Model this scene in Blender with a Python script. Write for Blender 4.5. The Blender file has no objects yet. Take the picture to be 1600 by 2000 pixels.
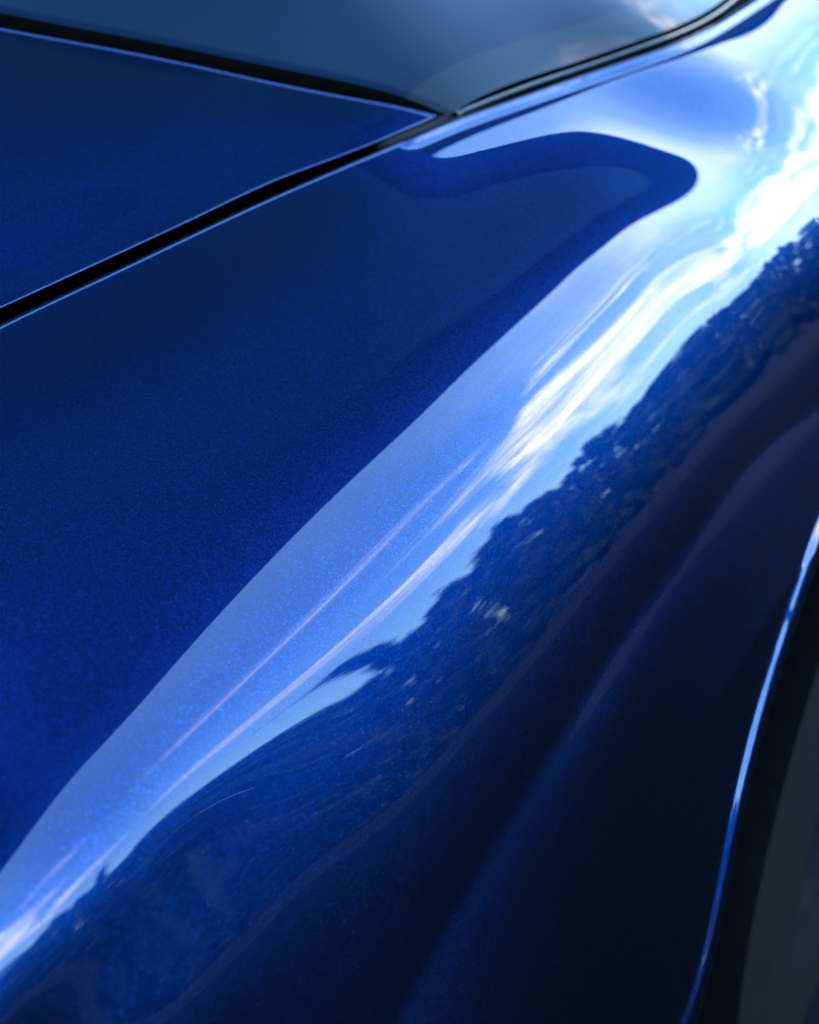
import bpy, math, random
import numpy as np

random.seed(7); RNG = np.random.default_rng(11)
R = math.radians
sc = bpy.context.scene
col = sc.collection

# ------------------------------------------------------------------ camera
SC = 0.62                                   # design units -> metres
P0 = np.array([0.0, 0.0, 0.92])            # middle of the wing's crown
cam_d = bpy.data.cameras.new('camera'); cam = bpy.data.objects.new('camera', cam_d); col.objects.link(cam)
cam.location = (0, P0[1] - SC*1.25*math.cos(R(30)), P0[2] + SC*1.25*math.sin(R(30)))
cam.rotation_euler = (R(60), 0, 0)
cam_d.sensor_fit = 'VERTICAL'; cam_d.sensor_height = 24; cam_d.lens = 12/math.tan(R(16))
cam_d.clip_start = 0.01; cam_d.clip_end = 2000
cam_d.dof.use_dof = True; cam_d.dof.focus_distance = SC*1.27; cam_d.dof.aperture_fstop = 7.1
sc.camera = cam

# ------------------------------------------------------------------ sky, sun, exposure
SUN_EL, SUN_AZ = 33, 310                    # azimuth clockwise from +Y
w = bpy.data.worlds.new('World'); sc.world = w; w.use_nodes = True
nt = w.node_tree; nt.nodes.clear()
def N(tree, typ, **kw):
    n = tree.nodes.new(typ)
    for k, v in kw.items(): setattr(n, k, v)
    return n
def math_(tree, op, a, b=None, c=None, clamp=False):
    n = N(tree, 'ShaderNodeMath', operation=op, use_clamp=clamp)
    for i, v in enumerate((a, b, c)):
        if v is None: continue
        if isinstance(v, (int, float)): n.inputs[i].default_value = v
        else: tree.links.new(v, n.inputs[i])
    return n.outputs[0]
L = nt.links.new
sky = N(nt, 'ShaderNodeTexSky', sky_type='NISHITA', sun_disc=False, sun_elevation=R(SUN_EL), sun_rotation=R(SUN_AZ), altitude=200, air_density=1.0, dust_density=0.2, ozone_density=1.0)
tc = N(nt, 'ShaderNodeTexCoord'); sep = N(nt, 'ShaderNodeSeparateXYZ'); L(tc.outputs['Generated'], sep.inputs[0])
zz = math_(nt, 'ADD', math_(nt, 'MAXIMUM', sep.outputs[2], 0.0), 0.30)
comb = N(nt, 'ShaderNodeCombineXYZ'); L(math_(nt, 'DIVIDE', sep.outputs[0], zz), comb.inputs[0]); L(math_(nt, 'DIVIDE', sep.outputs[1], zz), comb.inputs[1])
def layer(rot, scl, nscale, detail, rough, lo, hi, off=(0, 0, 0), dist=0.4):
    mp = N(nt, 'ShaderNodeMapping'); L(comb.outputs[0], mp.inputs[0])
    mp.inputs['Rotation'].default_value = (0, 0, R(rot)); mp.inputs['Scale'].default_value = scl; mp.inputs['Location'].default_value = off
    no = N(nt, 'ShaderNodeTexNoise'); no.inputs['Scale'].default_value = nscale; no.inputs['Detail'].default_value = detail
    no.inputs['Roughness'].default_value = rough; no.inputs['Distortion'].default_value = dist
    L(mp.outputs[0], no.inputs['Vector'])
    mr = N(nt, 'ShaderNodeMapRange', interpolation_type='SMOOTHSTEP'); L(no.outputs['Fac'], mr.inputs['Value'])
    mr.inputs['From Min'].default_value = lo; mr.inputs['From Max'].default_value = hi
    return mr.outputs[0]
# long cirrus streets lying along one wind direction over the whole sky
streak = layer(-20, (1.0, 0.8, 1), 3.0, 12, 0.60, 0.0, 1.0, (13.2, 7.4, 0), 0.6)
fine = layer(-35, (1.0, 0.5, 1), 14.0, 6, 0.6, 0.0, 1.0, (1.1, 5.7, 0), 0.6)
warp = layer(0, (1, 1, 1), 0.55, 3, 0.5, 0.0, 1.0, (0.6, 4.2, 0), 0.2)
sp2 = N(nt, 'ShaderNodeSeparateXYZ'); L(comb.outputs[0], sp2.inputs[0])
xw = math_(nt, 'ADD', sp2.outputs[0], math_(nt, 'MULTIPLY', math_(nt, 'SUBTRACT', warp, 0.5), 0.5))
street = math_(nt, 'MULTIPLY_ADD', math_(nt, 'COSINE', math_(nt, 'MULTIPLY', math_(nt, 'SUBTRACT', xw, 1.20), 2*math.pi/1.6)), 0.5, 0.5)
cv = math_(nt, 'ADD', math_(nt, 'MULTIPLY', street, 0.30), math_(nt, 'ADD', math_(nt, 'MULTIPLY', streak, 0.74), math_(nt, 'MULTIPLY', fine, 0.20)))
mr_ = N(nt, 'ShaderNodeMapRange', interpolation_type='SMOOTHSTEP'); L(cv, mr_.inputs['Value']); mr_.inputs['From Min'].default_value = 0.58; mr_.inputs['From Max'].default_value = 0.98
rad = N(nt, 'ShaderNodeVectorMath', operation='LENGTH'); L(comb.outputs[0], rad.inputs[0])
hz = N(nt, 'ShaderNodeMapRange', interpolation_type='SMOOTHSTEP'); L(rad.outputs['Value'], hz.inputs['Value']); hz.inputs['From Min'].default_value = 0.65; hz.inputs['From Max'].default_value = 1.05
# the bank thins out towards the east and south
ed = N(nt, 'ShaderNodeMapRange', interpolation_type='SMOOTHSTEP'); L(math_(nt, 'ADD', sp2.outputs[1], math_(nt, 'MULTIPLY', math_(nt, 'SUBTRACT', streak, 0.5), 0.8)), ed.inputs['Value'])
ed.inputs['From Min'].default_value = 0.66; ed.inputs['From Max'].default_value = 1.05; ed.inputs['To Min'].default_value = 0.0
cf = math_(nt, 'MULTIPLY', math_(nt, 'MULTIPLY', mr_.outputs[0], hz.outputs[0]), ed.outputs[0])
veil = layer(25, (1.0, 0.7, 1), 2.1, 8, 0.6, 0.40, 0.75, (4.4, 8.8, 0), 0.5)
vy = N(nt, 'ShaderNodeMapRange', interpolation_type='SMOOTHSTEP'); L(sp2.outputs[1], vy.inputs['Value']); vy.inputs['From Min'].default_value = 0.7; vy.inputs['From Max'].default_value = 1.3; vy.inputs['To Max'].default_value = 0.24
cf = math_(nt, 'MAXIMUM', cf, math_(nt, 'MULTIPLY', veil, vy.outputs[0]))
mix = N(nt, 'ShaderNodeMix', data_type='RGBA'); L(cf, mix.inputs[0]); tint = N(nt, 'ShaderNodeMix', data_type='RGBA', blend_type='MULTIPLY'); tint.inputs[0].default_value = 1.0; L(sky.outputs[0], tint.inputs[6]); tint.inputs[7].default_value = (0.74, 1.02, 1.12, 1)
L(tint.outputs[2], mix.inputs[6]); mix.inputs[7].default_value = (11.5, 10.6, 10.4, 1)
bg = N(nt, 'ShaderNodeBackground'); bg.inputs['Strength'].default_value = 0.15; L(mix.outputs[2], bg.inputs[0])
wo = N(nt, 'ShaderNodeOutputWorld'); L(bg.outputs[0], wo.inputs[0])

sun_d = bpy.data.lights.new('sun', 'SUN'); sun_d.energy = 2.0; sun_d.angle = R(0.53); sun_d.color = (1, .95, .87)
sun = bpy.data.objects.new('sun', sun_d); col.objects.link(sun)
sun.rotation_euler = (R(90 - SUN_EL), 0, R(180 - SUN_AZ))
sc.view_settings.view_transform = 'Standard'; sc.view_settings.look = 'None'; sc.view_settings.gamma = 1
sc.view_settings.use_curve_mapping = False; sc.view_settings.exposure = 3.0
sc.render.engine = 'CYCLES'
sc.cycles.max_bounces = 8; sc.cycles.glossy_bounces = 5; sc.cycles.diffuse_bounces = 3; sc.cycles.transparent_max_bounces = 12
sc.cycles.use_denoising = True
sc.cycles.sample_clamp_indirect = 20

# ------------------------------------------------------------------ helpers
def material(name, color, rough=0.5, metallic=0.0, spec=0.5, **kw):
    m = bpy.data.materials.new(name); m.use_nodes = True
    b = m.node_tree.nodes['Principled BSDF']
    b.inputs['Base Color'].default_value = (*color, 1); b.inputs['Roughness'].default_value = rough
    b.inputs['Metallic'].default_value = metallic; b.inputs['Specular IOR Level'].default_value = spec
    for k, v in kw.items(): b.inputs[k].default_value = v
    return m
def noise_tint(m, c1, c2, scale, bump=0.0, bump_scale=None, detail=6):
    t = m.node_tree; b = t.nodes['Principled BSDF']; tcn = N(t, 'ShaderNodeTexCoord')
    no = N(t, 'ShaderNodeTexNoise'); no.inputs['Scale'].default_value = scale; no.inputs['Detail'].default_value = detail
    t.links.new(tcn.outputs['Object'], no.inputs['Vector'])
    mx = N(t, 'ShaderNodeMix', data_type='RGBA'); t.links.new(no.outputs['Fac'], mx.inputs[0])
    mx.inputs[6].default_value = (*c1, 1); mx.inputs[7].default_value = (*c2, 1); t.links.new(mx.outputs[2], b.inputs['Base Color'])
    if bump:
        n2 = N(t, 'ShaderNodeTexNoise'); n2.inputs['Scale'].default_value = bump_scale or scale*4; n2.inputs['Detail'].default_value = 4
        t.links.new(tcn.outputs['Object'], n2.inputs['Vector'])
        bp = N(t, 'ShaderNodeBump'); bp.inputs['Strength'].default_value = bump; bp.inputs['Distance'].default_value = 0.01
        t.links.new(n2.outputs['Fac'], bp.inputs['Height']); t.links.new(bp.outputs[0], b.inputs['Normal'])
    return m
def mesh_obj(name, V, F, mat, parent=None, smooth=True):
    me = bpy.data.meshes.new(name); V = np.asarray(V, np.float32); F = np.asarray(F, np.int32)
    k = F.shape[1]
    me.vertices.add(len(V)); me.vertices.foreach_set('co', V.ravel())
    me.loops.add(F.size); me.loops.foreach_set('vertex_index', F.ravel())
    me.polygons.add(len(F)); me.polygons.foreach_set('loop_start', np.arange(0, F.size, k, dtype=np.int32))
    me.polygons.foreach_set('loop_total', np.full(len(F), k, np.int32))
    if smooth: me.polygons.foreach_set('use_smooth', np.ones(len(F), bool))
    me.update(calc_edges=True); me.validate()
    me.materials.append(mat)
    o = bpy.data.objects.new(name, me); col.objects.link(o)
    if parent is not None: o.parent = parent; o.matrix_parent_inverse = parent.matrix_world.inverted()
    return o
def grid_faces(nu, nv, flip=False):
    i, j = np.meshgrid(np.arange(nu-1), np.arange(nv-1), indexing='ij'); a = (i*nv + j).ravel()
    f = np.stack([a, a+nv, a+nv+1, a+1], -1)
    return f[:, ::-1] if flip else f
def sstep(a, b, x):
    t = np.clip((x-a)/(b-a), 0, 1); return t*t*(3-2*t)
def tag(o, label, cat, group=None):
    o['label'] = label; o['category'] = cat
    if group: o['group'] = group
    return o
def empty(name, loc=(0, 0, 0)):
    o = bpy.data.objects.new(name, None); o.location = loc; col.objects.link(o); bpy.context.view_layer.update(); return o
def tube(name, pts, rad, mat, parent, seg=12, cap=True):
    pts = np.asarray(pts, float); n = len(pts); rad = np.broadcast_to(np.asarray(rad, float), (n,))
    tg = np.gradient(pts, axis=0); tg /= np.linalg.norm(tg, axis=1, keepdims=True)
    ref = np.array([0, 0, 1.0]); V = []
    for k in range(n):
        r0 = ref if abs(tg[k] @ ref) < .95 else np.array([1., 0, 0])
        a = np.cross(tg[k], r0); a /= np.linalg.norm(a); b = np.cross(a, tg[k])
        for j in range(seg):
            th = 2*math.pi*j/seg; V.append(pts[k] + rad[k]*(math.cos(th)*a + math.sin(th)*b))
    F = [(k*seg+j, k*seg+(j+1) % seg, (k+1)*seg+(j+1) % seg, (k+1)*seg+j) for k in range(n-1) for j in range(seg)]
    if cap:
        V += [pts[0], pts[-1]]; c0, c1 = len(V)-2, len(V)-1
        for j in range(seg):
            F.append((c0, (j+1) % seg, j, c0)); F.append((c1, (n-1)*seg+j, (n-1)*seg+(j+1) % seg, c1))
    me = bpy.data.meshes.new(name); me.from_pydata([tuple(v) for v in V], [], [tuple(dict.fromkeys(f)) for f in F]); me.update()
    for p in me.polygons: p.use_smooth = True
    me.materials.append(mat); o = bpy.data.objects.new(name, me); col.objects.link(o)
    if parent is not None: o.parent = parent; o.matrix_parent_inverse = parent.matrix_world.inverted()
    return o

# ------------------------------------------------------------------ body surface in car coordinates
# s runs rearward along the car, q across (outward and down), h is the height of the skin above the s-q plane
PHI, TM = R(64), R(38)
AX = np.array([math.cos(PHI), math.sin(PHI), 0]); OUT = np.array([math.sin(PHI), -math.cos(PHI), 0]); UP = np.array([0, 0, 1.0])
MM = OUT*math.sin(TM) + UP*math.cos(TM); QQ = OUT*math.cos(TM) - UP*math.sin(TM)
S0, S1, Q0, Q1 = -0.80, 1.45, -0.95, 0.55
CTRL = np.array([
    -.43943,-.41088,-.38305,-.35596,-.32964,-.30415,-.27954,-.25588,-.23324,-.21173,-.19127,-.17119,-.14981,-.12455,-.09311,-.05553,-.01607,.01685,.03373,.02902,.00432,-.03318,-.07517,-.11586,-.15322,-.18812,-.22244,-.25765,-.29438,-.33274,
    -.43938,-.41088,-.38307,-.35597,-.32962,-.30412,-.27957,-.25602,-.23343,-.21172,-.19082,-.17042,-.14932,-.12499,-.09447,-.05696,-.01659,.01751,.03507,.03016,.00450,-.03428,-.07672,-.11668,-.15300,-.18740,-.22189,-.25759,-.29477,-.33342,
    -.43931,-.41086,-.38308,-.35599,-.32962,-.30410,-.27955,-.25606,-.23357,-.21186,-.19071,-.16984,-.14853,-.12487,-.09570,-.05890,-.01744,.01893,.03793,.03238,.00431,-.03611,-.07816,-.11691,-.15247,-.18681,-.22161,-.25765,-.29509,-.33391,
    -.43920,-.41083,-.38310,-.35602,-.32964,-.30408,-.27951,-.25605,-.23367,-.21209,-.19079,-.16933,-.14736,-.12407,-.09695,-.06225,-.01972,.02138,.04418,.03628,.00279,-.03918,-.07966,-.11673,-.15166,-.18618,-.22141,-.25779,-.29541,-.33426,
    -.43906,-.41078,-.38311,-.35606,-.32967,-.30408,-.27947,-.25602,-.23374,-.21230,-.19100,-.16901,-.14602,-.12233,-.09736,-.06699,-.02555,.02262,.05338,.03825,-.00130,-.04265,-.08083,-.11626,-.15069,-.18549,-.22122,-.25797,-.29573,-.33452,
    -.43890,-.41073,-.38313,-.35611,-.32971,-.30408,-.27943,-.25597,-.23374,-.21243,-.19123,-.16904,-.14511,-.12009,-.09556,-.07022,-.03540,.01573,.05357,.02774,-.00568,-.04465,-.08124,-.11547,-.14965,-.18484,-.22107,-.25817,-.29605,-.33471,
    -.43870,-.41066,-.38315,-.35617,-.32977,-.30411,-.27941,-.25591,-.23369,-.21243,-.19136,-.16927,-.14500,-.11849,-.09166,-.06712,-.04202,-.00301,.03476,.00971,-.00848,-.04567,-.08020,-.11398,-.14860,-.18433,-.22099,-.25837,-.29634,-.33487,
    -.43848,-.41058,-.38316,-.35623,-.32984,-.30415,-.27939,-.25585,-.23360,-.21236,-.19137,-.16946,-.14531,-.11794,-.08794,-.05872,-.03495,-.01102,.02360,-.00183,-.01841,-.04652,-.07787,-.11200,-.14745,-.18385,-.22096,-.25859,-.29662,-.33501,
    -.43822,-.41048,-.38318,-.35631,-.32994,-.30421,-.27939,-.25576,-.23347,-.21227,-.19135,-.16951,-.14535,-.11765,-.08640,-.05565,-.03477,-.01067,.02035,-.00580,-.02629,-.05235,-.07985,-.11090,-.14612,-.18322,-.22091,-.25882,-.29690,-.33518,
    -.43795,-.41037,-.38319,-.35639,-.33005,-.30429,-.27939,-.25567,-.23331,-.21213,-.19133,-.16943,-.14487,-.11717,-.08796,-.06016,-.03882,-.01329,.01421,-.00556,-.02680,-.05483,-.08389,-.11251,-.14567,-.18261,-.22075,-.25896,-.29716,-.33542,
    -.43764,-.41025,-.38319,-.35649,-.33017,-.30439,-.27942,-.25558,-.23311,-.21189,-.19114,-.16926,-.14460,-.11743,-.09091,-.06535,-.04167,-.01506,.01000,-.00582,-.02554,-.05170,-.08434,-.11560,-.14703,-.18269,-.22059,-.25894,-.29730,-.33572,
    -.43733,-.41011,-.38320,-.35658,-.33031,-.30451,-.27946,-.25551,-.23290,-.21150,-.19063,-.16907,-.14551,-.12000,-.09414,-.06780,-.04334,-.01626,.00744,-.00544,-.02403,-.04838,-.08078,-.11611,-.14905,-.18380,-.22076,-.25878,-.29723,-.33600,
    -.43700,-.40997,-.38319,-.35669,-.33047,-.30466,-.27953,-.25544,-.23266,-.21102,-.18997,-.16907,-.14794,-.12374,-.09595,-.06925,-.04444,-.01693,.00592,-.00506,-.02280,-.04654,-.07797,-.11488,-.15022,-.18525,-.22133,-.25867,-.29699,-.33613,
    -.43668,-.40981,-.38318,-.35678,-.33064,-.30485,-.27962,-.25532,-.23229,-.21051,-.18957,-.16950,-.15211,-.12771,-.09700,-.07036,-.04508,-.01733,.00504,-.00487,-.02240,-.04541,-.07671,-.11438,-.15093,-.18639,-.22200,-.25871,-.29674,-.33606,
    -.43640,-.40966,-.38315,-.35688,-.33084,-.30507,-.27975,-.25518,-.23173,-.20972,-.18922,-.16980,-.15501,-.13013,-.09756,-.07105,-.04563,-.01773,.00465,-.00459,-.02225,-.04462,-.07579,-.11446,-.15163,-.18719,-.22253,-.25884,-.29659,-.33586,
    -.43617,-.40950,-.38311,-.35697,-.33105,-.30531,-.27988,-.25500,-.23109,-.20869,-.18848,-.17005,-.15532,-.13050,-.09794,-.07178,-.04632,-.01805,.00387,-.00462,-.02195,-.04445,-.07538,-.11454,-.15214,-.18770,-.22288,-.25900,-.29657,-.33568,
    -.43602,-.40935,-.38304,-.35706,-.33128,-.30557,-.27996,-.25474,-.23061,-.20863,-.18912,-.17050,-.15428,-.13043,-.09873,-.07269,-.04689,-.01876,.00190,-.00522,-.02114,-.04390,-.07491,-.11429,-.15217,-.18785,-.22307,-.25918,-.29669,-.33565,
    -.43597,-.40922,-.38294,-.35711,-.33152,-.30586,-.28001,-.25456,-.23082,-.20978,-.19027,-.17059,-.15288,-.13050,-.09992,-.07341,-.04759,-.02043,-.00101,-.00691,-.02108,-.04334,-.07422,-.11334,-.15151,-.18760,-.22311,-.25939,-.29696,-.33587,
    -.43600,-.40914,-.38283,-.35707,-.33169,-.30622,-.28031,-.25490,-.23215,-.21148,-.19102,-.17039,-.15168,-.13085,-.10096,-.07429,-.04947,-.02347,-.00446,-.00946,-.02251,-.04340,-.07366,-.11198,-.15029,-.18695,-.22298,-.25961,-.29739,-.33641,
    -.43610,-.40912,-.38273,-.35694,-.33166,-.30658,-.28126,-.25629,-.23431,-.21321,-.19167,-.17035,-.15131,-.13102,-.10155,-.07675,-.05285,-.02668,-.00758,-.01199,-.02485,-.04464,-.07366,-.11068,-.14880,-.18597,-.22264,-.25980,-.29799,-.33735,
    -.43623,-.40915,-.38266,-.35675,-.33142,-.30667,-.28254,-.25922,-.23721,-.21507,-.19290,-.17112,-.15131,-.12891,-.10187,-.08078,-.05619,-.02953,-.01042,-.01441,-.02736,-.04642,-.07415,-.10974,-.14733,-.18479,-.22208,-.25990,-.29874,-.33871,
    -.43638,-.40918,-.38258,-.35657,-.33118,-.30661,-.28336,-.26169,-.24062,-.21814,-.19498,-.17231,-.14945,-.12252,-.10201,-.08439,-.05897,-.03186,-.01276,-.01664,-.02983,-.04860,-.07517,-.10937,-.14607,-.18351,-.22132,-.25991,-.29960,-.34050,
    -.43654,-.40918,-.38247,-.35640,-.33105,-.30671,-.28383,-.26251,-.24197,-.22088,-.19825,-.17323,-.14506,-.11554,-.10162,-.08657,-.06162,-.03475,-.01580,-.01855,-.03201,-.05048,-.07585,-.10910,-.14500,-.18222,-.22044,-.25981,-.30053,-.34264,
    -.43670,-.40916,-.38234,-.35627,-.33104,-.30693,-.28419,-.26283,-.24232,-.22158,-.19881,-.17214,-.14217,-.11509,-.10224,-.08732,-.06367,-.03817,-.01968,-.01891,-.03291,-.05220,-.07636,-.10848,-.14385,-.18092,-.21949,-.25966,-.30149,-.34501,
    -.43682,-.40910,-.38221,-.35617,-.33108,-.30715,-.28456,-.26325,-.24264,-.22131,-.19718,-.16895,-.13908,-.11474,-.10158,-.08713,-.06589,-.04355,-.02502,-.01808,-.03151,-.05277,-.07682,-.10765,-.14247,-.17952,-.21851,-.25948,-.30247,-.34746,
    -.43688,-.40902,-.38209,-.35610,-.33114,-.30737,-.28494,-.26371,-.24288,-.22078,-.19541,-.16639,-.13695,-.11345,-.09970,-.08691,-.06911,-.04972,-.03079,-.02033,-.03045,-.05158,-.07633,-.10668,-.14099,-.17800,-.21746,-.25932,-.30347,-.34984,
    -.43688,-.40892,-.38198,-.35606,-.33123,-.30762,-.28531,-.26405,-.24289,-.22017,-.19424,-.16513,-.13601,-.11245,-.09822,-.08713,-.07254,-.05535,-.03598,-.02578,-.03232,-.05054,-.07464,-.10488,-.13915,-.17630,-.21639,-.25922,-.30449,-.35206,
    -.43681,-.40880,-.38188,-.35604,-.33135,-.30789,-.28564,-.26422,-.24267,-.21953,-.19354,-.16484,-.13603,-.11197,-.09649,-.08570,-.07362,-.05867,-.03996,-.03166,-.03683,-.05179,-.07343,-.10239,-.13650,-.17427,-.21537,-.25923,-.30549,-.35409,
    -.43670,-.40867,-.38178,-.35605,-.33150,-.30816,-.28591,-.26426,-.24230,-.21887,-.19309,-.16513,-.13678,-.11135,-.09211,-.07897,-.06792,-.05706,-.04265,-.03664,-.04191,-.05518,-.07421,-.10026,-.13325,-.17208,-.21445,-.25927,-.30644,-.35605,
    -.43654,-.40852,-.38170,-.35608,-.33167,-.30843,-.28613,-.26422,-.24188,-.21823,-.19276,-.16564,-.13782,-.11103,-.08800,-.07168,-.05850,-.05020,-.04287,-.03980,-.04597,-.05932,-.07681,-.09969,-.13150,-.17053,-.21354,-.25916,-.30729,-.35806,
    -.43635,-.40838,-.38163,-.35612,-.33184,-.30866,-.28630,-.26415,-.24148,-.21765,-.19243,-.16601,-.13884,-.11193,-.08780,-.06967,-.05350,-.04382,-.04083,-.04064,-.04815,-.06270,-.08017,-.10172,-.13192,-.16975,-.21260,-.25884,-.30801,-.36015,
    -.43613,-.40823,-.38158,-.35618,-.33199,-.30887,-.28643,-.26407,-.24114,-.21715,-.19203,-.16610,-.13986,-.11412,-.09050,-.07101,-.05327,-.04182,-.03909,-.04006,-.04827,-.06418,-.08341,-.10484,-.13324,-.16948,-.21178,-.25839,-.30856,-.36217,
    -.43592,-.40810,-.38154,-.35624,-.33214,-.30904,-.28653,-.26401,-.24086,-.21670,-.19157,-.16602,-.14091,-.11707,-.09495,-.07440,-.05479,-.04232,-.03892,-.03991,-.04768,-.06366,-.08401,-.10648,-.13443,-.16960,-.21124,-.25794,-.30890,-.36394,
    -.43572,-.40799,-.38152,-.35630,-.33226,-.30917,-.28660,-.26395,-.24062,-.21630,-.19114,-.16594,-.14190,-.11992,-.09945,-.07834,-.05651,-.04340,-.03989,-.04100,-.04782,-.06216,-.08246,-.10646,-.13513,-.16995,-.21102,-.25760,-.30908,-.36526,
    -.43553,-.40789,-.38150,-.35635,-.33236,-.30928,-.28667,-.26390,-.24041,-.21595,-.19080,-.16597,-.14280,-.12211,-.10275,-.08150,-.05784,-.04454,-.04130,-.04270,-.04897,-.06175,-.08125,-.10588,-.13534,-.17026,-.21101,-.25741,-.30914,-.36609,
    -.43538,-.40781,-.38148,-.35639,-.33243,-.30937,-.28671,-.26385,-.24023,-.21566,-.19059,-.16615,-.14363,-.12345,-.10408,-.08238,-.05839,-.04519,-.04229,-.04412,-.05056,-.06250,-.08095,-.10541,-.13525,-.17041,-.21108,-.25734,-.30915,-.36647,
    -.43525,-.40774,-.38147,-.35642,-.33251,-.30945,-.28674,-.26377,-.24003,-.21543,-.19057,-.16656,-.14440,-.12392,-.10333,-.08061,-.05778,-.04473,-.04195,-.04450,-.05150,-.06333,-.08117,-.10523,-.13509,-.17040,-.21112,-.25735,-.30914,-.36649,
    -.43513,-.40767,-.38146,-.35648,-.33262,-.30955,-.28674,-.26358,-.23969,-.21522,-.19087,-.16747,-.14518,-.12317,-.10029,-.07694,-.05635,-.04343,-.03975,-.04302,-.05122,-.06395,-.08181,-.10542,-.13495,-.17023,-.21109,-.25740,-.30910,-.36621,
]).reshape(38, 30)
FENDER_EDGE_CURVE = [[-0.0952, -0.3175], [-0.0687, -0.3156], [-0.0107, -0.3131], [0.109, -0.3037], [0.2419, -0.2918], [0.3605, -0.2797], [0.4985, -0.2611], [0.6163, -0.2473], [0.7399, -0.2272], [0.8941, -0.2003], [1.0479, -0.1676], [1.2082, -0.1523], [1.336, -0.1478]]
HOOD_SIDE_CURVE = [[-0.0736, -0.3331], [-0.0469, -0.331], [0.0101, -0.3273], [0.1302, -0.3171], [0.2649, -0.3051], [0.3863, -0.2936], [0.5138, -0.2693], [0.6197, -0.2562]]
HOOD_REAR_CURVE = [[0.3689, -0.6389], [0.3959, -0.6021], [0.4563, -0.529], [0.5135, -0.4508], [0.559, -0.3663], [0.5914, -0.2982], [0.6197, -0.2562]]
GLASS_FRONT_CURVE = [[0.3908, -0.6545], [0.415, -0.6152], [0.4742, -0.5402], [0.5336, -0.462], [0.5811, -0.3777], [0.6096, -0.3071], [0.6244, -0.2751], [0.6388, -0.25]]
GLASS_SIDE_CURVE = [[0.6388, -0.25], [0.7539, -0.2339], [0.9072, -0.2066], [1.0702, -0.1759], [1.2265, -0.1644], [1.3636, -0.1661]]
ARCH_LIP_CURVE = [[0.0102, 0.455], [0.0609, 0.4482], [0.2119, 0.3963], [0.4106, 0.3428], [0.6126, 0.3144], [0.8244, 0.307]]
CREASE_CURVE = [[-0.3212, 0.2225], [-0.2, 0.2077], [0.0236, 0.1944], [0.1336, 0.1907], [0.2526, 0.1921], [0.4717, 0.1958], [0.7078, 0.2278], [0.8782, 0.2581]]
NS, NQ = CTRL.shape
def _w(x, n, lo, hi, der=0):
    k = n-3; t = (x-lo)/(hi-lo)*k; i = np.clip(np.floor(t).astype(int), 0, k-1); f = t-i; c = k/(hi-lo)
    if der == 0: ww = [(1-f)**3/6, (3*f**3-6*f*f+4)/6, (-3*f**3+3*f*f+3*f+1)/6, f**3/6]
    else: ww = [-(1-f)**2/2*c, (9*f*f-12*f)/6*c, (-9*f*f+6*f+3)/6*c, f*f/2*c]
    return i, ww
def skin(s, q, ds=0, dq=0):
    i, ws = _w(s, NS, S0, S1, ds); j, wq = _w(q, NQ, Q0, Q1, dq); r = 0
    for a in range(4):
        for b in range(4): r = r + ws[a]*wq[b]*CTRL[i+a, j+b]
    return r
def skin_ext(s, q):
    """height with straight continuation outside the fitted patch"""
    e = 0.02
    sc_, qc_ = np.clip(s, S0+e, S1-e), np.clip(q, Q0+e, Q1-e)
    return skin(sc_, qc_) + skin(sc_, qc_, 1, 0)*(s-sc_) + skin(sc_, qc_, 0, 1)*(q-qc_)
def world(s, q, h):
    return P0 + SC*(np.asarray(s)[..., None]*AX + np.asarray(q)[..., None]*QQ + np.asarray(h)[..., None]*MM)
def spline(pts, flip=False):
    """natural cubic through (x,y) points, straight beyond its ends"""
    p = np.array(pts, float)
    if flip: p = p[:, ::-1]
    p = p[np.argsort(p[:, 0])]; x, y = p[:, 0], p[:, 1]; n = len(x); h = np.diff(x)
    A = np.eye(n); b = np.zeros(n)
    for i in range(1, n-1):
        A[i, i-1], A[i, i], A[i, i+1] = h[i-1], 2*(h[i-1]+h[i]), h[i]; b[i] = 6*((y[i+1]-y[i])/h[i]-(y[i]-y[i-1])/h[i-1])
    m = np.linalg.solve(A, b)
    def f(t):
        t = np.asarray(t, float); tcx = np.clip(t, x[0], x[-1]); i = np.clip(np.searchsorted(x, tcx)-1, 0, n-2); d = h[i]; a = (x[i+1]-tcx)/d; bb = (tcx-x[i])/d
        v = a*y[i]+bb*y[i+1]+((a**3-a)*m[i]+(bb**3-bb)*m[i+1])*d*d/6
        s0 = (y[1]-y[0])/h[0]-h[0]*m[1]/6; s1 = (y[-1]-y[-2])/h[-1]+h[-1]*m[-2]/6
        return v + np.where(t < x[0], s0*(t-x[0]), 0) + np.where(t > x[-1], s1*(t-x[-1]), 0)
    return f
_qT, _qH, sR, qC = spline(FENDER_EDGE_CURVE), spline(HOOD_SIDE_CURVE), spline(HOOD_REAR_CURVE, True), spline(CREASE_CURVE)
def qT(s): return _qT(s) - 0.0018*(1-sstep(.42, .56, s))
def qH(s): return _qH(s) + 0.0012*(1-sstep(.42, .56, s))
_qB = spline(ARCH_LIP_CURVE)
def qB(s): return np.minimum(_qB(s), 0.50 + 0.02*np.tanh((0.03-s)*3))
def roll(e, r):
    x = np.clip(r-e, 0, r); return -(r-np.sqrt(np.maximum(r*r-x*x, 0)))

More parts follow.
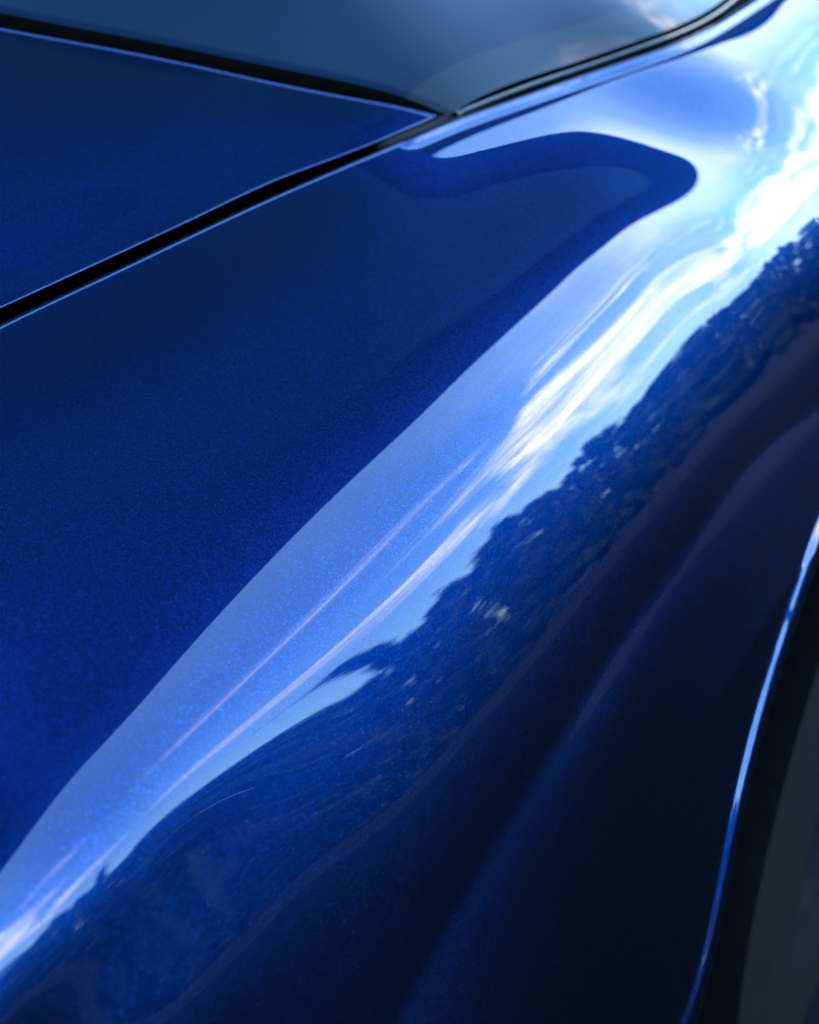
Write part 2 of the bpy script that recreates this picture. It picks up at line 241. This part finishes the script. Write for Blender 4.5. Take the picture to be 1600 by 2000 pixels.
# ------------------------------------------------------------------ materials
def paint_material():
    # blue metal-flake colour coat under a clear lacquer with Fresnel reflection
    m = bpy.data.materials.new('metallic_blue_paint'); m.use_nodes = True; t = m.node_tree; K = t.links.new
    t.nodes.clear(); out = N(t, 'ShaderNodeOutputMaterial')
    tcn = N(t, 'ShaderNodeTexCoord'); geo = N(t, 'ShaderNodeNewGeometry')
    vo = N(t, 'ShaderNodeTexVoronoi', feature='F1'); vo.inputs['Scale'].default_value = FLAKE; K(tcn.outputs['Object'], vo.inputs['Vector'])
    v2 = N(t, 'ShaderNodeVectorMath', operation='SUBTRACT'); K(vo.outputs['Color'], v2.inputs[0]); v2.inputs[1].default_value = (.5, .5, .5)
    v3 = N(t, 'ShaderNodeVectorMath', operation='SCALE'); K(v2.outputs[0], v3.inputs[0]); v3.inputs['Scale'].default_value = 0.16
    v4 = N(t, 'ShaderNodeVectorMath', operation='ADD'); K(v3.outputs[0], v4.inputs[0]); K(geo.outputs['Normal'], v4.inputs[1])
    v5 = N(t, 'ShaderNodeVectorMath', operation='NORMALIZE'); K(v4.outputs[0], v5.inputs[0])
    base = N(t, 'ShaderNodeBsdfGlossy', distribution='BECKMANN'); base.inputs['Roughness'].default_value = 0.37
    sx = N(t, 'ShaderNodeSeparateXYZ'); K(vo.outputs['Color'], sx.inputs[0])
    fl = math_(t, 'MULTIPLY_ADD', math_(t, 'POWER', sx.outputs[0], 3.0), 1.0, 0.72)
    fl = math_(t, 'ADD', fl, math_(t, 'MULTIPLY', math_(t, 'POWER', sx.outputs[1], 40.0), 4.5))
    fc = N(t, 'ShaderNodeVectorMath', operation='SCALE'); fc.inputs[0].default_value = (0.0, 0.0225, 0.122); K(fl, fc.inputs['Scale']); K(fc.outputs[0], base.inputs['Color'])
    K(v5.outputs[0], base.inputs['Normal'])
    coat = N(t, 'ShaderNodeBsdfGlossy', distribution='GGX'); coat.inputs['Roughness'].default_value = 0.012; coat.inputs['Color'].default_value = (1, 1, 1, 1)
    fr = N(t, 'ShaderNodeFresnel'); fr.inputs['IOR'].default_value = 1.6
    mx = N(t, 'ShaderNodeMixShader'); K(fr.outputs[0], mx.inputs[0]); K(base.outputs[0], mx.inputs[1]); K(coat.outputs[0], mx.inputs[2])
    K(mx.outputs[0], out.inputs['Surface'])
    return m
FLAKE = 2600
PAINT = paint_material()
BLACK = material('gap_shade_black', (0.002, 0.002, 0.002), 1.0, spec=0.0)  # near-black that stands for the shade inside the gaps
LINER_SHADE = noise_tint(material('liner_and_tread_shade', (0.006, 0.006, 0.006), 1.0, spec=0.0), (.002, .002, .002), (.004, .004, .004), 60, 0.3, 300)  # liner plastic, also used to blacken the tread as arch shade
RUBBER = noise_tint(material('seal_rubber', (0.02, 0.02, 0.02), 0.5, spec=.08), (.002, .002, .002), (.005, .005, .005), 200, 0.1, 900)
TYRE = noise_tint(material('tyre_rubber', (0.02, 0.021, 0.022), 0.85, spec=0.05), (.0085, .0068, .006), (.012, .010, .009), 40, 0.25, 500)
TRIM = material('gloss_black_trim', (0.006, 0.006, 0.007), 0.08, IOR=1.7)
RIM = material('dark_alloy', (0.006, 0.006, 0.007), 0.6, spec=.05)
GLASS = material('windscreen_glass', (0.0008, 0.003, 0.009), 0.02, spec=0.5, IOR=1.40)
GLASS.node_tree.nodes['Principled BSDF'].inputs['Specular Tint'].default_value = (.28, .60, 1, 1)
FRIT = material('windscreen_black_border', (0.006, 0.007, 0.010), 0.06, spec=0.5, IOR=1.42)
FRIT.node_tree.nodes['Principled BSDF'].inputs['Specular Tint'].default_value = (.6, .75, 1, 1)

# ------------------------------------------------------------------ setting
def ground_material():
    m = material('ground_paling_far', (.02, .02, .02), .95, spec=.02); t = m.node_tree; K = t.links.new; b = t.nodes['Principled BSDF']
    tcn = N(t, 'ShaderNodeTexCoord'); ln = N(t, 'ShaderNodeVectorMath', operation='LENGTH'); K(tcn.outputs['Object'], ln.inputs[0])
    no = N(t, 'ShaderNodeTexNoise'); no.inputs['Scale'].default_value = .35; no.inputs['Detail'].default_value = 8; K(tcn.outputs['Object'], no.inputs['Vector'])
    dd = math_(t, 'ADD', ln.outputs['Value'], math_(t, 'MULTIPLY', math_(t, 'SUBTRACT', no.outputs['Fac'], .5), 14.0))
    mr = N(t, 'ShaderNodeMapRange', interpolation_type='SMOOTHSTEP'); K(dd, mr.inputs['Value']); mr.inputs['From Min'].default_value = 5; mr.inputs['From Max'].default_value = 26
    mx = N(t, 'ShaderNodeMix', data_type='RGBA'); K(mr.outputs[0], mx.inputs[0]); mx.inputs[6].default_value = (.010, .010, .011, 1); mx.inputs[7].default_value = (.018, .021, .027, 1)  # far tone made paler to put a grey sheen in the flare
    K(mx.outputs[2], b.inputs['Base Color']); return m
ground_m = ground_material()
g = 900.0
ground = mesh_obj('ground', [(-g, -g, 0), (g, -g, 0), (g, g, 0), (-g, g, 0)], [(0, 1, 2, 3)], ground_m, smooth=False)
ground['kind'] = 'structure'

# ------------------------------------------------------------------ the car
car = empty('blue_car', tuple(world(np.array(.7085+.36), np.array(.3), np.array(0.)) * np.array([1, 1, 0])))
tag(car, 'glossy metallic blue car seen close at its wing, bonnet edge and wheel arch', 'car')

def fender():
    s = np.linspace(-0.74, 1.85, 720)
    nv = 620
    v = np.linspace(0, 1, nv); t = v
    # finer rows at both edges
    t = np.interp(v, [0, .12, .70, .80, 1.0], [0, .035, .70, .80, 1.0])
    S = np.repeat(s[:, None], nv, 1); top = qT(s)[:, None]; bot = qB(s)[:, None]
    Qv = top + (bot-top)*t[None]
    h = skin_ext(S, Qv)
    eT = Qv-top; eB = bot-Qv
    # raised bead with a shallow groove where the wing runs on beside the glass
    on = sstep(0.522, 0.545, S)
    bead = 0.0030*np.exp(-((eT-.0065)/.0042)**2) - 0.0013*np.exp(-((eT-.018)/.006)**2)
    h = h + on*bead + roll(eT, 0.002) + (1-on)*0.0006*np.exp(-((eT-.0035)/.0016)**2)
    # flare round the wheel arch below the crease
    e = Qv-qC(S); wd = 0.0028; sp = wd*np.logaddexp(0, e/wd)
    kk = 0.15
    fl = (0.13+0.10*sstep(-.35, .15, S)-0.02*sstep(.2, .6, S))*kk*(1-np.exp(-sp/kk))
    sq = np.minimum(sp, .11); broad = 0.165*sq + 0.42*sq*sq + 0.10*(sp-sq)
    up_ = sstep(.05, .45, S); h = h + fl*(1-up_) + broad*up_
    # lip: small fillet standing out, then rolled over
    h = h + (0.0028+0.0012*sstep(.12, .3, S)*(1-sstep(.5, .7, S)))*(1-sstep(0.010, 0.024, eB)) + roll(eB, 0.005)
    V = world(S, Qv, h)
    # flanges: down into the shut line, and inward at the lip
    fa = [V[:, 0] + SC*(-MM)*k for k in (0.04, 0.028, 0.016, 0.006)]
    fb = [V[:, -1] + SC*(-OUT)*k for k in (0.004, 0.016, 0.03, 0.05)]
    V = np.concatenate([np.stack(fa, 1), V, np.stack(fb, 1)], 1)
    return mesh_obj('fender', V.reshape(-1, 3), grid_faces(V.shape[0], V.shape[1], True), PAINT, car), V
fend, FV = fender()
fend['label'] = 'blue front wing with a sharp crown, flared round the wheel arch'

def hood():
    nu, nv = 420, 420
    u = np.interp(np.linspace(0, 1, nu), [0, .8, 1], [0, .955, 1]); v = np.interp(np.linspace(0, 1, nv), [0, .75, 1], [0, .955, 1])
    U, Vv = np.meshgrid(u, v, indexing='ij')
    S = -0.74 + U*1.2; Qv = -0.93 + Vv*0.6
    for _ in range(40):
        Qn = -0.93 + Vv*(qH(S)+0.93); S = -0.74 + U*(sR(Qn)+0.74); Qv = Qn
    e1 = qH(S)-Qv; e2 = (sR(Qv)-S)*0.82
    h = skin_ext(S, Qv) + roll(e1, 0.0018) + roll(e2, 0.002) + 0.0013*np.exp(-((e2-.0045)/.0018)**2)
    W = world(S, Qv, h)
    rows = [W[-1:] + SC*(-MM)*k for k in (.005, .016, .03, .045)]
    W = np.concatenate([W]+rows, 0)
    cols = [W[:, -1:] + SC*(-MM)*k for k in (.005, .016, .03, .045)]
    W = np.concatenate([W]+cols, 1)
    return mesh_obj('bonnet', W.reshape(-1, 3), grid_faces(W.shape[0], W.shape[1], True), PAINT, car)
hood()

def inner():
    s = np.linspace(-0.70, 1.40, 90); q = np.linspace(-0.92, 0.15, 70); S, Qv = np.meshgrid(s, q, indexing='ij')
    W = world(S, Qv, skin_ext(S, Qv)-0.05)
    return mesh_obj('gap_black_sheet', W.reshape(-1, 3), grid_faces(90, 70, True), BLACK, car)  # black sheet under the skin so the panel gaps read dark
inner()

def curve_on_skin(pts, n, lift=0.0, ext=None):
    p = np.array(pts, float); d = np.r_[0, np.cumsum(np.linalg.norm(np.diff(p, axis=0), axis=1))]
    fs, fq = spline(np.c_[d, p[:, 0]]), spline(np.c_[d, p[:, 1]])
    t = np.linspace(0, d[-1] + (ext or 0), n); return fs(t), fq(t), t
def windscreen():
    gf = GLASS_FRONT_CURVE[::-1]; nu, nv = 200, 200
    a_s, a_q, a_t = curve_on_skin(gf, nu, ext=0.35)      # away from the corner, along the bonnet
    b_s, b_q, b_t = curve_on_skin(GLASS_SIDE_CURVE, nv, ext=0.4)
    S = a_s[:, None] + b_s[None] - b_s[0] - 0.006; Qv = a_q[:, None] + b_q[None] - b_q[0]
    LU = np.repeat(a_t[:, None], nv, 1); LV = np.repeat(b_t[None], nu, 0)
    f1, f2 = 0.36*LV, 0.30*LU
    k = 0.012; lift = -k*np.log(np.exp(-f1/k)+np.exp(-f2/k)) + k*math.log(2)
    h = skin_ext(S, Qv)
    W = world(S, Qv, h) + SC*UP*lift[..., None]
    W = W + SC*MM*roll(LV, 0.002)[..., None]
    wd = 0.035*sstep(0, .35, LV) + 0.002
    # the clear pane and its dark painted border are two pieces of one sheet
    cut = np.argmax(LU[:, 0] > 0.045)
    pane = W[cut:]; bord = W[:cut+1] 
    pane_all, bord_all = pane, bord
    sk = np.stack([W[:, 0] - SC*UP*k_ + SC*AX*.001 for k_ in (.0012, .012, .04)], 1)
    mesh_obj('glass_gap_black', sk.reshape(-1, 3), grid_faces(*sk.shape[:2], True), BLACK, car)  # black strip below the glass edge, put in to keep the gap dark
    o = mesh_obj('windscreen', pane_all.reshape(-1, 3), grid_faces(*pane_all.shape[:2], False), GLASS, car)
    mesh_obj('windscreen_border', bord_all.reshape(-1, 3), grid_faces(*bord_all.shape[:2], False), FRIT, o)
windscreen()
gs_, gq_, gt_ = curve_on_skin(GLASS_SIDE_CURVE, 90, ext=0.4)
tube('windscreen_trim', world(gs_+.004, gq_+.003, skin_ext(gs_, gq_)+.001), SC*np.full(90, .0035), TRIM, car)
ss = np.linspace(.512, .645, 40)
tube('rubber_seal', world(ss, (qT(ss)+qH(ss))/2, skin_ext(ss, qT(ss))-.010), SC*.0072*np.sqrt(np.clip(np.minimum(1, (ss-.508)/.012), .1, 1)), RUBBER, car)

# wheel arch and wheel
def arch_liner():
    lip = FV[:, -1]; cols = [lip + SC*(-OUT)*k + SC*UP*z for k, z in ((0, .012), (.05, .02), (.2, .03), (.55, .03), (.56, -.2), (.56, -1.1))]
    W = np.stack(cols, 1)[::4]
    return mesh_obj('arch_liner', W.reshape(-1, 3), grid_faces(W.shape[0], W.shape[1], True), LINER_SHADE, car)
arch_liner()
def revolve(name, prof, center, mat, parent, n=96):
    # prof: (radius, offset along the axle), axle along OUT
    V = []
    for k in range(n):
        th = 2*math.pi*k/n; d = math.cos(th)*AX + math.sin(th)*UP
        for r, o in prof: V.append(center + r*d + o*OUT)
    m = len(prof); F = [(k*m+j, k*m+j+1, ((k+1) % n)*m+j+1, ((k+1) % n)*m+j) for k in range(n) for j in range(m-1)]
    return mesh_obj(name, V, F, mat, parent)
wc = P0 + SC*(AX*(.70+.472) + UP*(-1.07) + OUT*.13)
wheel = empty('wheel', tuple(wc)); wheel.parent = car; wheel.matrix_parent_inverse = car.matrix_world.inverted()
RT = SC*.455
revolve('tyre', [(RT*.40, -.02), (RT*.44, .004), (RT*.6, .010), (RT*.86, .008), (RT*.93, .001), (RT*.965, -.006)], wc, TYRE, wheel)
revolve('shaded_tread', [(RT*.965, -.006), (RT*.985, -.014), (RT, -.03), (RT*1.004, -.10), (RT, -.17), (RT*.96, -.185), (RT*.66, -.19)], wc, LINER_SHADE, wheel)  # coloured blacker than the sidewall to stand for shade under the arch
revolve('rim', [(RT*.40, -.004), (RT*.38, -.008), (RT*.36, -.03), (RT*.33, -.05), (RT*.2, -.045), (RT*.06, -.03), (0.001, -.028)], wc, RIM, wheel)

# ------------------------------------------------------------------ the added dark house shape and the trees that the paint mirrors
WALL = noise_tint(material('charcoal_render', (.05, .052, .056), .85), (.011, .016, .026), (.016, .022, .034), 2.0, .2, 40)
ROOF = noise_tint(material('black_cladding', (.012, .012, .013), .8, spec=.2), (.006, .007, .009), (.009, .011, .014), 3.0, .2, 40)
GLAZING = material('dark_glazing', (.003, .007, .014), .06, IOR=1.6)
GLAZING.node_tree.nodes['Principled BSDF'].inputs['Specular Tint'].default_value = (.35, .7, 1, 1)
house = empty('added_dark_house', (0, 8.5, 0)); tag(house, 'tall black house shape added out of view with a dark glazed gable, mirrored dark in the bonnet', 'house')
def prism(name, outline, y0, y1, mat, parent):
    n = len(outline); V = [(x, y0, z) for x, z in outline] + [(x, y1, z) for x, z in outline]
    me = bpy.data.meshes.new(name); me.from_pydata(V, [], [tuple(range(n)), tuple(range(2*n-1, n-1, -1))] + [(i, i+n, (i+1) % n+n, (i+1) % n) for i in range(n)])
    me.update(); me.materials.append(mat); o = bpy.data.objects.new(name, me); col.objects.link(o)
    o.parent = parent; o.matrix_parent_inverse = parent.matrix_world.inverted(); return o
prism('added_wall', [(-17, 0), (3.75, 0), (3.62, 3.3), (3.35, 4.6), (2.95, 6.6), (2.5, 8.9), (2.2, 11.0), (-17, 11.0)][::-1], 8.0, 16, ROOF, house)  # unseen; outline shaped for the dark mirrored edge, widened to shade the car
prism('added_gable', [(-16, 0), (3.1, 0), (3.1, 3.0), (0.95, 7.3), (0.4, 7.7), (-16, 7.7)][::-1], 7.6, 7.99, GLAZING, house)  # unseen pane put in to give the dark reflection a dim blue tone

BARK = noise_tint(material('bark', (.03, .025, .02), .95, spec=.05), (.018, .015, .012), (.04, .034, .028), 8, .5, 30)
LEAF = [noise_tint(material('foliage', (.04, .07, .02), .8, spec=.1), (.016, .03, .010), (.04, .06, .02), 1.2), noise_tint(material('foliage_dark', (.03, .05, .02), .8, spec=.1), (.012, .024, .010), (.03, .045, .018), 1.2)]
def tree_mesh(seed, conical, n=9000):
    rg = np.random.default_rng(seed)
    pts = []
    # clumps along branches of a unit-high tree
    nb = 46
    for b in range(nb):
        z = .03 + .97*(b+rg.random()*.8)/nb
        wr = (.40*(1-z)**.8+.02) if conical else .42*math.sqrt(max(0.02, 1-((z-.45)/.57)**2))
        a = b*2.4+rg.random(); wr *= .7+.5*rg.random()
        m = n//nb; tt = rg.random(m)**.6
        c = np.stack([np.cos(a)*wr*tt, np.sin(a)*wr*tt, z+(.10 if not conical else -.05)*tt*wr*3*.5], 1)
        pts.append(c + rg.normal(0, .022, (m, 3))*(1 if not conical else .75))
    p = np.concatenate(pts); m = len(p)
    d1 = rg.normal(0, 1, (m, 3)); d1 /= np.linalg.norm(d1, axis=1, keepdims=True); d2 = np.cross(d1, rg.normal(0, 1, (m, 3))); d2 /= np.linalg.norm(d2, axis=1, keepdims=True)
    sz = (.013+.015*rg.random((m, 1)))
    V = np.stack([p-d1*sz*1.4, p-d2*sz*.6, p+d1*sz*1.4, p+d2*sz*.6], 1).reshape(-1, 3)
    return V, np.arange(m*4).reshape(-1, 4)
def tree(az, dist, height, width, kind, seed, label):
    x, y = dist*math.sin(R(az)), dist*math.cos(R(az)); o = empty('tree', (x, y, 0)); tag(o, label, 'tree', 'trees mirrored in the paint')
    V, F = tree_mesh(seed, kind == 1); V = V*np.array([width, width, height]) + np.array([x, y, 0])
    mesh_obj('crown', V, F, LEAF[kind], o, smooth=False)
    n = 12; zt = np.linspace(0, .9*height, n); p = np.stack([x+.02*height*np.sin(zt*.7+seed), y+.02*height*np.cos(zt*.9+seed), zt], 1)
    tube('trunk', p, np.linspace(.035, .004, n)*height*.8, BARK, o, seg=8)
spec = [(40, 46, 5.4, 7, 0, 'low round tree'), (44, 44, 6.2, 7, 0, 'broad low tree'), (48.5, 41, 6.6, 7, 0, 'broad tree'), (55.3, 35, 6.9, 5.0, 0, 'slim tree'), (52.3, 38, 6.2, 6, 0, 'squat tree'),
        (58.7, 34, 6.3, 5.4, 0, 'rounded tree'), (62.0, 32, 7.2, 4.6, 0, 'tall rounded tree'), (65.3, 31, 6.9, 3.6, 0, 'full-crowned tree'), (67.9, 30, 8.4, 3.6, 1, 'tallest ragged pointed tree'), (70.2, 31, 6.3, 3.6, 0, 'small full tree'), (72.4, 30, 7.1, 3.4, 0, 'thick leafy tree'), (74.5, 30.5, 6.0, 3.8, 0, 'low leafy tree'), (77.4, 31, 5.4, 4.6, 0, 'loose bushy tree'), (82, 30, 7.5, 6, 1, 'dark pointed tree'), (89, 30, 7.0, 8, 0, 'wide round tree'), (97, 30, 8.0, 6, 1, 'far dark pointed tree')]
for i, (az, d, hh, ww, k, nm) in enumerate(spec):
    tree(az, d, hh, ww, k, 20+i, 'green %s beyond the drive, mirrored in the wing' % nm)

# clipped hedge that closes the gaps under the crowns
def hedge():
    rg = np.random.default_rng(3); m = 26000
    az = np.radians(rg.uniform(34, 104, m)); d = 38 + rg.normal(0, .5, m); z = 3.3*np.sqrt(rg.random(m))*(1+.12*np.sin(az*37)+.1*np.sin(az*91))
    p = np.stack([d*np.sin(az), d*np.cos(az), z], 1)
    d1 = rg.normal(0, 1, (m, 3)); d1 /= np.linalg.norm(d1, axis=1, keepdims=True); d2 = np.cross(d1, rg.normal(0, 1, (m, 3))); d2 /= np.linalg.norm(d2, axis=1, keepdims=True)
    s_ = .14+.12*rg.random((m, 1)); V = np.stack([p-d1*s_, p-d2*s_*.6, p+d1*s_, p+d2*s_*.6], 1).reshape(-1, 3)
    o = mesh_obj('hedge', V, np.arange(4*m).reshape(-1, 4), LEAF[1], smooth=False)
    tag(o, 'long low dark hedge running behind the row of mirrored trees', 'hedge')
hedge()
